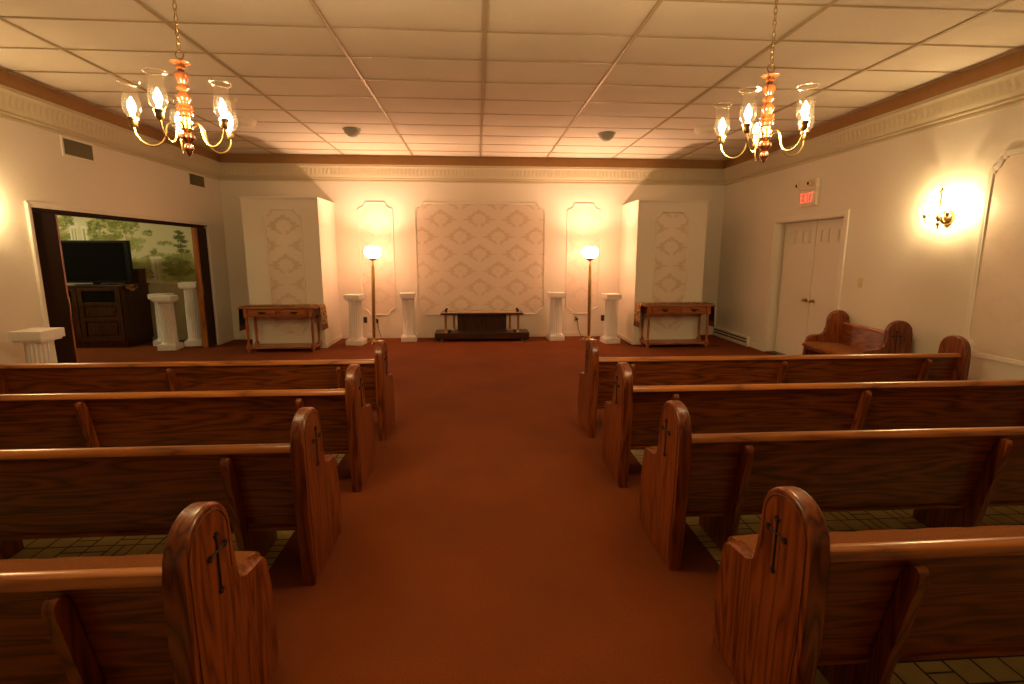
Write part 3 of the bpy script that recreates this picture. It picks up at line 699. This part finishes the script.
pedestal('white fluted pedestal beside the right projecting box, right of the floor lamp', 2.315, 9.04, .885, math.radians(8))
pedestal('white fluted pedestal close to the left wall, beside the opening and front pew', -4.19, 5.02, .885, 0)
pedestal('shorter white fluted pedestal through the left opening, beside the dark cabinet', -5.23, 8.83, .90, math.radians(6))
pedestal('white fluted pedestal standing half hidden behind the shorter one in the side room', -5.56, 9.28, .90, 0)
pedestal('taller white fluted pedestal in the side room by the far folding door', -5.02, 9.22, 1.10, math.radians(8))

# ------------------------------------------------------------------ console tables with runners
def console(label, x, y):
    o = thing('console_table', label, 'table', (x, y, 0), 0, 'oak console tables'); W, D, Hh = .625, .19, .74
    b = MB(); b.box(-W, W, -D-.02, D+.02, Hh-.026, Hh, .008, 3); b.build('tabletop', 'table_x', o)
    b = MB(); b.box(-.55, .55, -D+.02, D-.01, Hh-.16, Hh-.026, .003); b.build('apron', 'table_x', o)
    for s in (-1, 1):
        b = MB(); b.box(s*.045, s*.455, -D-.002, -D+.022, Hh-.138, Hh-.048, .004); d = b.build('drawer', 'table_x', o)
        b = MB(); cx = s*.25; b.prism([(cx-.07, Hh-.074), (cx+.07, Hh-.074), (cx+.05, Hh-.092), (cx+.025, Hh-.112), (cx, Hh-.118), (cx-.025, Hh-.112), (cx-.05, Hh-.092)], 'y', -D-.008, -D, .002, 1)
        b.tube([(cx+.036*math.cos(PI*i/8), -D-.016, Hh-.088-.016*math.sin(PI*i/8)) for i in range(9)], .0035, 6); b.build('drawer_pull', 'iron', d)
    for sx in (-1, 1):
        for sy in (-1, 1):
            px, py = sx*.512, sy*(D-.035); b = MB(); b.box(px-.032, px+.032, py-.032, py+.032, Hh-.165, Hh-.027, .004)
            b.lathe([(0, .0), (.016, .002), (.020, .020), (.014, .040), (.016, .048)], px, py, 0, 16); b.box(px-.030, px+.030, py-.030, py+.030, .046, .125, .004)
            b.lathe([(.018, .12), (.024, .135), (.020, .145), (.017, .16), (.022, .30), (.024, .42), (.020, .50), (.018, .525), (.026, .535), (.026, .548), (.018, .556), (.026, .576)], px, py, 0, 16); b.build('leg', 'table_z', o)
    b = MB(); b.box(-.545, .545, -D+.012, D-.012, .062, .090, .005); b.build('lower_shelf', 'table_x', o)
    return o
console('oak two-drawer console table against the left projecting wall box', -3.275, 8.595)
console('oak two-drawer console table against the right projecting wall box', 3.325, 8.595)
def runner(label, x, y):
    o = thing('table_runner', label, 'table runner', (x, y, .741), 0, 'floral table runners'); y0, y1 = -.11, .20
    def path(drop, off):
        W = .637+off; pts = [(-W-.012, -drop)]
        pts += [(-W-.006, -drop*.5), (-W, -.02), (-W+.012, .002+off)]
        pts += [(-.3, .003+off), (0, .002+off), (.3, .003+off)]
        return pts+[(-q[0], q[1]) for q in pts[::-1][3:]]
    def sheet(name, mt, drop, off, par=None):
        pts = path(drop, off); b = MB(); n = len(pts); m_ = 8; vs = []
        for (u, v) in pts:
            for j in range(m_+1):
                yy = y0+(y1-y0)*j/m_; w = .006*math.sin(j*1.7)*(1 if v < -.03 else 0); vs.append((u+(w if u > 0 else -w), yy, v))
        b.vf(vs, [(i*(m_+1)+j, (i+1)*(m_+1)+j, (i+1)*(m_+1)+j+1, i*(m_+1)+j+1) for i in range(n-1) for j in range(m_)]); return b.build(name, mt, par)
    sheet('lining', 'lining', .305, .0005, o); sheet('cloth', 'floral', .30, .005, o)
    for s in (-1, 1):
        b = MB(); u = s*.652
        b.grid(lambda a, c: (u+s*.006*math.sin(a*40)+s*.008*c, y0+(y1-y0)*a, -.295-.10*c), 24, 3); f = b.build('fringe', 'fringe', o)
    return o
runner('floral runner with brown fringe draped over the left console table', -3.275, 8.595)
runner('floral runner with brown fringe draped over the right console table', 3.325, 8.595)

# ------------------------------------------------------------------ casket bier
o = thing('casket_bier', 'low dark wood bier with brass posts under the wide wall panel', 'bier', (0, 9.46, 0))
b = MB(); b.box(-.865, .865, -.20, .24, .045, .165, .008); b.build('base_platform', 'dark_x', o)
b = MB(); b.box(-.755, .755, -.17, .20, .490, .520, .004); b.build('top_board', 'dark_x', o)
b = MB(); b.box(-.745, .745, -.16, .19, .520, .534, .003); b.build('top_inlay', 'glasstop', o)
b = MB(); b.box(-.455, .455, .02, .12, .165, .490, .003); b.build('center_panel', 'dark_z', o)
for (px, py) in ((-.665, -.13), (.665, -.13), (-.53, .15), (.53, .15)):
    b = MB(); b.lathe([(.036, .165), (.036, .175), (.026, .190), (.024, .20), (.022, .30), (.022, .46), (.028, .475), (.028, .490)], px, py, 0, 20); b.build('post', 'brass', o)
for (px, py) in ((-.66, -.10), (.66, -.10), (-.66, .15), (.66, .15)):
    b = MB(); b.lathe([(.012, .534), (.012, .548), (.024, .552), (.026, .568), (.018, .580), (0, .582)], px, py, 0, 16); b.build('knob', 'black', o)
for (px, py) in ((-.60, -.13), (.60, -.13)):
    b = MB(); b.lathe([(.016, .165), (.022, .175), (.020, .195), (0, .205)], px, py, 0, 12); b.build('stop', 'black', o)
for (px, py) in ((-.74, -.12), (.74, -.12), (-.74, .15), (.74, .15)):
    b = MB(); b.lathe([(0, -.012), (.020, -.012), (.0245, -.006), (.0245, .006), (.020, .012), (0, .012)], px, py, .0245, 16, R=Matrix.Rotation(PI/2, 3, 'X')); b.box(px-.01, px+.01, py-.014, py+.014, .035, .047); b.build('caster', 'ivory', o)

# ------------------------------------------------------------------ side room furniture
o = thing('media_cabinet', 'large dark wood media cabinet in the side room under the television', 'cabinet', (-6.72, 9.36, 0))
b = MB(); b.box(-.72, .70, -.36, .36, .085, 1.035, .006); b.box(-.70, .68, -.33, .34, 0, .085, .004); b.build('body', 'dark_z', o)
b = MB(); b.box(-.745, .725, -.385, .37, 1.035, 1.062, .008); b.build('top', 'dark_x', o)
for k, (x0, x1) in enumerate(((-.70, -.015), (.0, .675))):
    b = MB(); yy = -.36; fr = .075
    b.box(x0, x0+fr, yy-.022, yy, .12, 1.02, .003); b.box(x1-fr, x1, yy-.022, yy, .12, 1.02, .003)
    for (z0, z1) in ((.12, .20), (.46, .52), (.72, .78), (.97, 1.02)): b.box(x0+fr, x1-fr, yy-.022, yy, z0, z1, .003)
    for (z0, z1) in ((.20, .46), (.52, .72)): b.box(x0+fr+.03, x1-fr-.03, yy-.016, yy-.001, z0+.03, z1-.03, .006)
    d = b.build('door', 'dark_z', o)
    b = MB(); b.box(x0+fr, x1-fr, yy-.010, yy-.001, .78, .97); b.build('glass_pane', 'screen', d)
    kx = x1-.03 if k == 0 else x0+.03; b = MB(); b.lathe([(.006, 0), (.006, .010), (.014, .016), (.014, .024), (0, .028)], kx, yy-.022, .70, 12, R=Matrix.Rotation(PI/2, 3, 'X')); b.build('door_knob', 'iron', d)
o = thing('television', 'large flat black television on the side room cabinet', 'television', (-6.47, 9.10, 1.064))
b = MB(); b.box(-.60, .60, -.035, .035, .035, .735, .008); b.box(-.45, .45, .035, .075, .12, .60, .01); b.build('casing', 'black', o)
b = MB(); b.box(-.565, .53, -.038, -.034, .075, .70); b.build('screen', 'screen', o)
b = MB(); b.box(-.27, .27, -.11, .12, 0, .014, .005); b.box(-.05, .05, -.01, .03, .014, .06, .003); b.build('stand', 'black', o)
o = thing('wooden_box', 'dark red wooden box on the cabinet behind the television', 'box', (-6.13, 9.56, 1.063))
b = MB(); b.box(-.13, .13, -.10, .10, 0, .235, .006); b.build('body', 'redbox', o)
b = MB(); b.box(-.138, .138, -.108, .108, .235, .258, .006); b.build('lid', 'redbox', o)
o = thing('cabinet_scarf', 'patterned cloth scarf lying over the corner of the dark cabinet top', 'cloth', (-6.02, 9.20, 1.063))
b = MB(); b.grid(lambda a, c: (-.10+.115*a, -.130-.0+.35*c, .0025), 16, 4); b.build('top_cloth', 'floral', o)
b = MB(); b.grid(lambda a, c: (.030+.004*math.sin(c*9), -.13+.30*a, .002-(.13-.07*abs(2*a-1))*c), 16, 6); b.build('hanging_end', 'floral', o)

# ------------------------------------------------------------------ vents, heater, discs, sign, plates, cords
def vent(label, y0, y1, z0, z1):
    o = thing('wall_vent', label, 'vent', (-XW, (y0+y1)/2, (z0+z1)/2), 0, 'vents high on the left wall'); w, h = (y1-y0)/2, (z1-z0)/2
    b = MB()
    for (a, c, d, e) in ((-w-.03, w+.03, h, h+.028), (-w-.03, w+.03, -h-.028, -h), (-w-.03, -w, -h, h), (w, w+.03, -h, h)): b.box(.0, .014, a, c, d, e, .004)
    b.build('frame', 'trimp', o)
    b = MB(); b.box(.0, .003, -w, w, -h, h); b.build('backing', 'carve', o)
    b = MB(); n = int(2*w/.014)
    for i in range(n):
        yy = -w+2*w*(i+.5)/n; b.box(.003, .010, yy-.0035, yy+.0035, -h, h)
    for i in range(8):
        zz_ = -h+2*h*(i+.5)/8; b.box(.004, .007, -w, w, zz_-.003, zz_+.003)
    b.build('grille', 'vent', o); return o
vent('dark air vent high on the left wall above the opening, the nearer larger one', 6.27, 6.71, 2.675, 2.845)
vent('dark air vent high on the left wall near the back corner', 8.79, 9.24, 2.675, 2.845)
o = thing('baseboard_heater', 'long low baseboard heater along the right wall near the back corner', 'heater', (XW, 9.13, 0))
b = MB(); b.box(-.055, 0, -.66, .65, 0, .17, .006); b.build('housing', 'trimp', o)
for a, c in ((-.62, -.02), (.0, .60)):
    for z in (.075, .125):
        b = MB(); b.box(-.0575, -.0545, a, c, z-.012, z+.012); b.build('slot', 'carve', o)
for sx in (-1, 1):
    side = 'left' if sx < 0 else 'right'
    o = thing('ceiling_speaker', 'small grey cone fitting on the ceiling above the %s floor lamp' % side, 'ceiling fitting', (sx*1.832, 7.80, ZC))
    b = MB(); b.lathe([(.128, -.003), (.130, -.014), (.118, -.022)], seg=28); b.build('flange', 'cone', o)
    b = MB(); b.lathe([(.118, -.020), (.100, -.055), (.055, -.098), (.020, -.112), (0, -.113)], seg=28); b.build('cone', 'cone', o)
    o = thing('ceiling_disc', 'pale round disc fitting on the ceiling behind the %s chandelier' % side, 'ceiling fitting', (sx*3.137, 7.40, ZC))
    b = MB(); b.lathe([(.150, -.002), (.152, -.012), (.140, -.020)], seg=28); b.build('rim', 'disc', o)
    b = MB(); b.lathe([(.140, -.018), (.136, -.050), (.115, -.072), (.05, -.082), (0, -.083)], seg=28); b.build('diffuser', 'disc', o)
# exit sign
o = thing('exit_sign', 'illuminated red EXIT sign with emergency lamps above the double doors', 'sign', (XW, 7.20, 2.385))
b = MB(); b.box(-.045, 0, -.185, .185, -.13, .10, .004); b.build('sign_box', 'exitbox', o)
b = MB(); b.box(-.060, 0, -.195, .195, .10, .235, .008); b.build('battery_housing', 'exitbox', o)
for yy in (-.08, .215):
    b = MB(); b.lathe([(0, 0), (.030, .002), (.034, .030), (.034, .044), (.028, .048), (.020, .042), (0, .038)], -.060 if yy < 0 else -.040, yy, .175, 18, R=Matrix.Rotation(-PI/2, 3, 'Y')); hd = b.build('lamp_head', 'ivory', o)
    b = MB(); b.lathe([(0, .046), (.022, .045)], -.060 if yy < 0 else -.040, yy, .175, 14, R=Matrix.Rotation(-PI/2, 3, 'Y')); b.build('lens', 'screen', hd)
b = MB(); b.lathe([(0, 0), (.006, 0), (.006, .003), (0, .004)], -.060, -.175, .20, 10, R=Matrix.Rotation(-PI/2, 3, 'Y')); b.build('indicator', 'exitred', o)
def stroke(b, p0, p1, w):
    (a, c), (d, e) = p0, p1; v = Vector((d-a, e-c)).normalized(); n = Vector((-v.y, v.x))*w/2
    q = [(a+n.x, c+n.y), (d+n.x, e+n.y), (d-n.x, e-n.y), (a-n.x, c-n.y)]
    b.prism([(-u, z) for u, z in q], 'x', -.049, -.044)
b = MB(); lw, lh, sw = .056, .066, .0135; xs_ = [-.142, -.064, .022, .068]
e0 = xs_[0]; h2 = lh
stroke(b, (e0+sw/2, -h2-.01), (e0+sw/2, h2-.01), sw)
for z in (-h2+sw/2-.01, -.01, h2-sw/2-.01): stroke(b, (e0, z), (e0+lw, z), sw)
stroke(b, (xs_[1]+.003, -h2-.01), (xs_[1]+lw+.003, h2-.01), sw*.95); stroke(b, (xs_[1]+lw+.003, -h2-.01), (xs_[1]+.003, h2-.01), sw*.95)
stroke(b, (xs_[2]+.012, -h2-.01), (xs_[2]+.012, h2-.01), sw)
stroke(b, (xs_[3]-.010, h2-sw/2-.01), (xs_[3]+lw+.010, h2-sw/2-.01), sw); stroke(b, (xs_[3]+lw/2, -h2-.01), (xs_[3]+lw/2, h2-.01), sw)
b.build('letters', 'exitred', o)
def plate(label, name, x, y, z, axis, mt, kind):
    o = thing(name, label, 'outlet' if kind != 'switch' else 'light switch', (x, y, z)); b = MB(); fm = 'ivory' if mt == 'outlet' else 'outlet'
    if axis == 'y': b.box(-.036, .036, -.006, 0, -.058, .058, .003)
    else: b.box(-.006, 0, -.036, .036, -.058, .058, .003)
    b.build('cover_plate', mt, o)
    b = MB()
    if kind == 'switch': b.box(-.016, -.006, -.006, .006, -.012, .014, .002); b.build('toggle', mt, o)
    else:
        for s in (-1, 1):
            b = MB(); b.box(-.016, .016, -.0085, -.006, s*.022-.014, s*.022+.014, .001); b.build('socket', 'black', o)
    return o
plate('brown electrical outlet low on the back wall beside the left floor lamp', 'wall_outlet', -2.204, YB, .349, 'y', 'outlet', 'outlet')
plate('outlet low on the back wall with the left lamp cord plugged in', 'wall_outlet', -1.99, YB, .330, 'y', 'ivory', 'outlet')
plate('ivory outlet low on the back wall with the right lamp cord plugged in', 'wall_outlet', 1.825, YB, .344, 'y', 'ivory', 'outlet')
plate('brown electrical outlet low on the back wall beside the rightmost pedestal', 'wall_outlet', 2.355, YB, .354, 'y', 'outlet', 'outlet')
plate('small ivory light switch on the right wall near the double doors', 'light_switch', XW, 6.05, 1.236, 'x', 'ivory', 'switch')
def cord(label, pts, plug=None, r=.005):
    o = thing('power_cord', label, 'cord', pts[0]); q0 = Vector(pts[0]); sm = []
    for k in range(len(pts)-1):
        A, B_, Cc, D = (Vector(pts[max(min(i, len(pts)-1), 0)]) for i in (k-1, k, k+1, k+2))
        for i in range(6):
            t = i/6; sm.append(.5*((2*B_)+(-A+Cc)*t+(2*A-5*B_+4*Cc-D)*t*t+(-A+3*B_-3*Cc+D)*t**3)-q0)
    sm.append(Vector(pts[-1])-q0); b = MB(); b.tube(sm, r, 6); b.build('cable', 'black', o)
    if plug: b = MB(); b.box(-.016, .016, -.012, .022, -.018, .018, .004); b.build('plug', 'black', o)
    return o
cord('black cord from the outlet down to the left floor lamp', [(-1.975, 9.768, .33), (-1.95, 9.72, .20), (-1.90, 9.66, .05), (-1.87, 9.60, .008), (-1.93, 9.45, .007), (-2.05, 9.42, .007), (-2.12, 9.34, .007), (-2.09, 9.28, .008)], True)
cord('black cord from the outlet down to the right floor lamp', [(1.85, 9.768, .345), (1.86, 9.72, .20), (1.90, 9.62, .04), (2.02, 9.55, .007), (2.25, 9.50, .007), (2.42, 9.56, .007), (2.35, 9.64, .007), (2.12, 9.42, .007), (2.10, 9.27, .008)], True)
cord('dark cable lying on the carpet under the right console table', [(2.60, 9.35, .007), (2.70-.12, 8.95, .007), (2.62, 8.70, .007), (2.90, 8.55, .007), (3.35, 8.52, .007), (3.75, 8.60, .007), (4.0, 8.57, .007), (4.15, 8.60, .007)], False, .006)
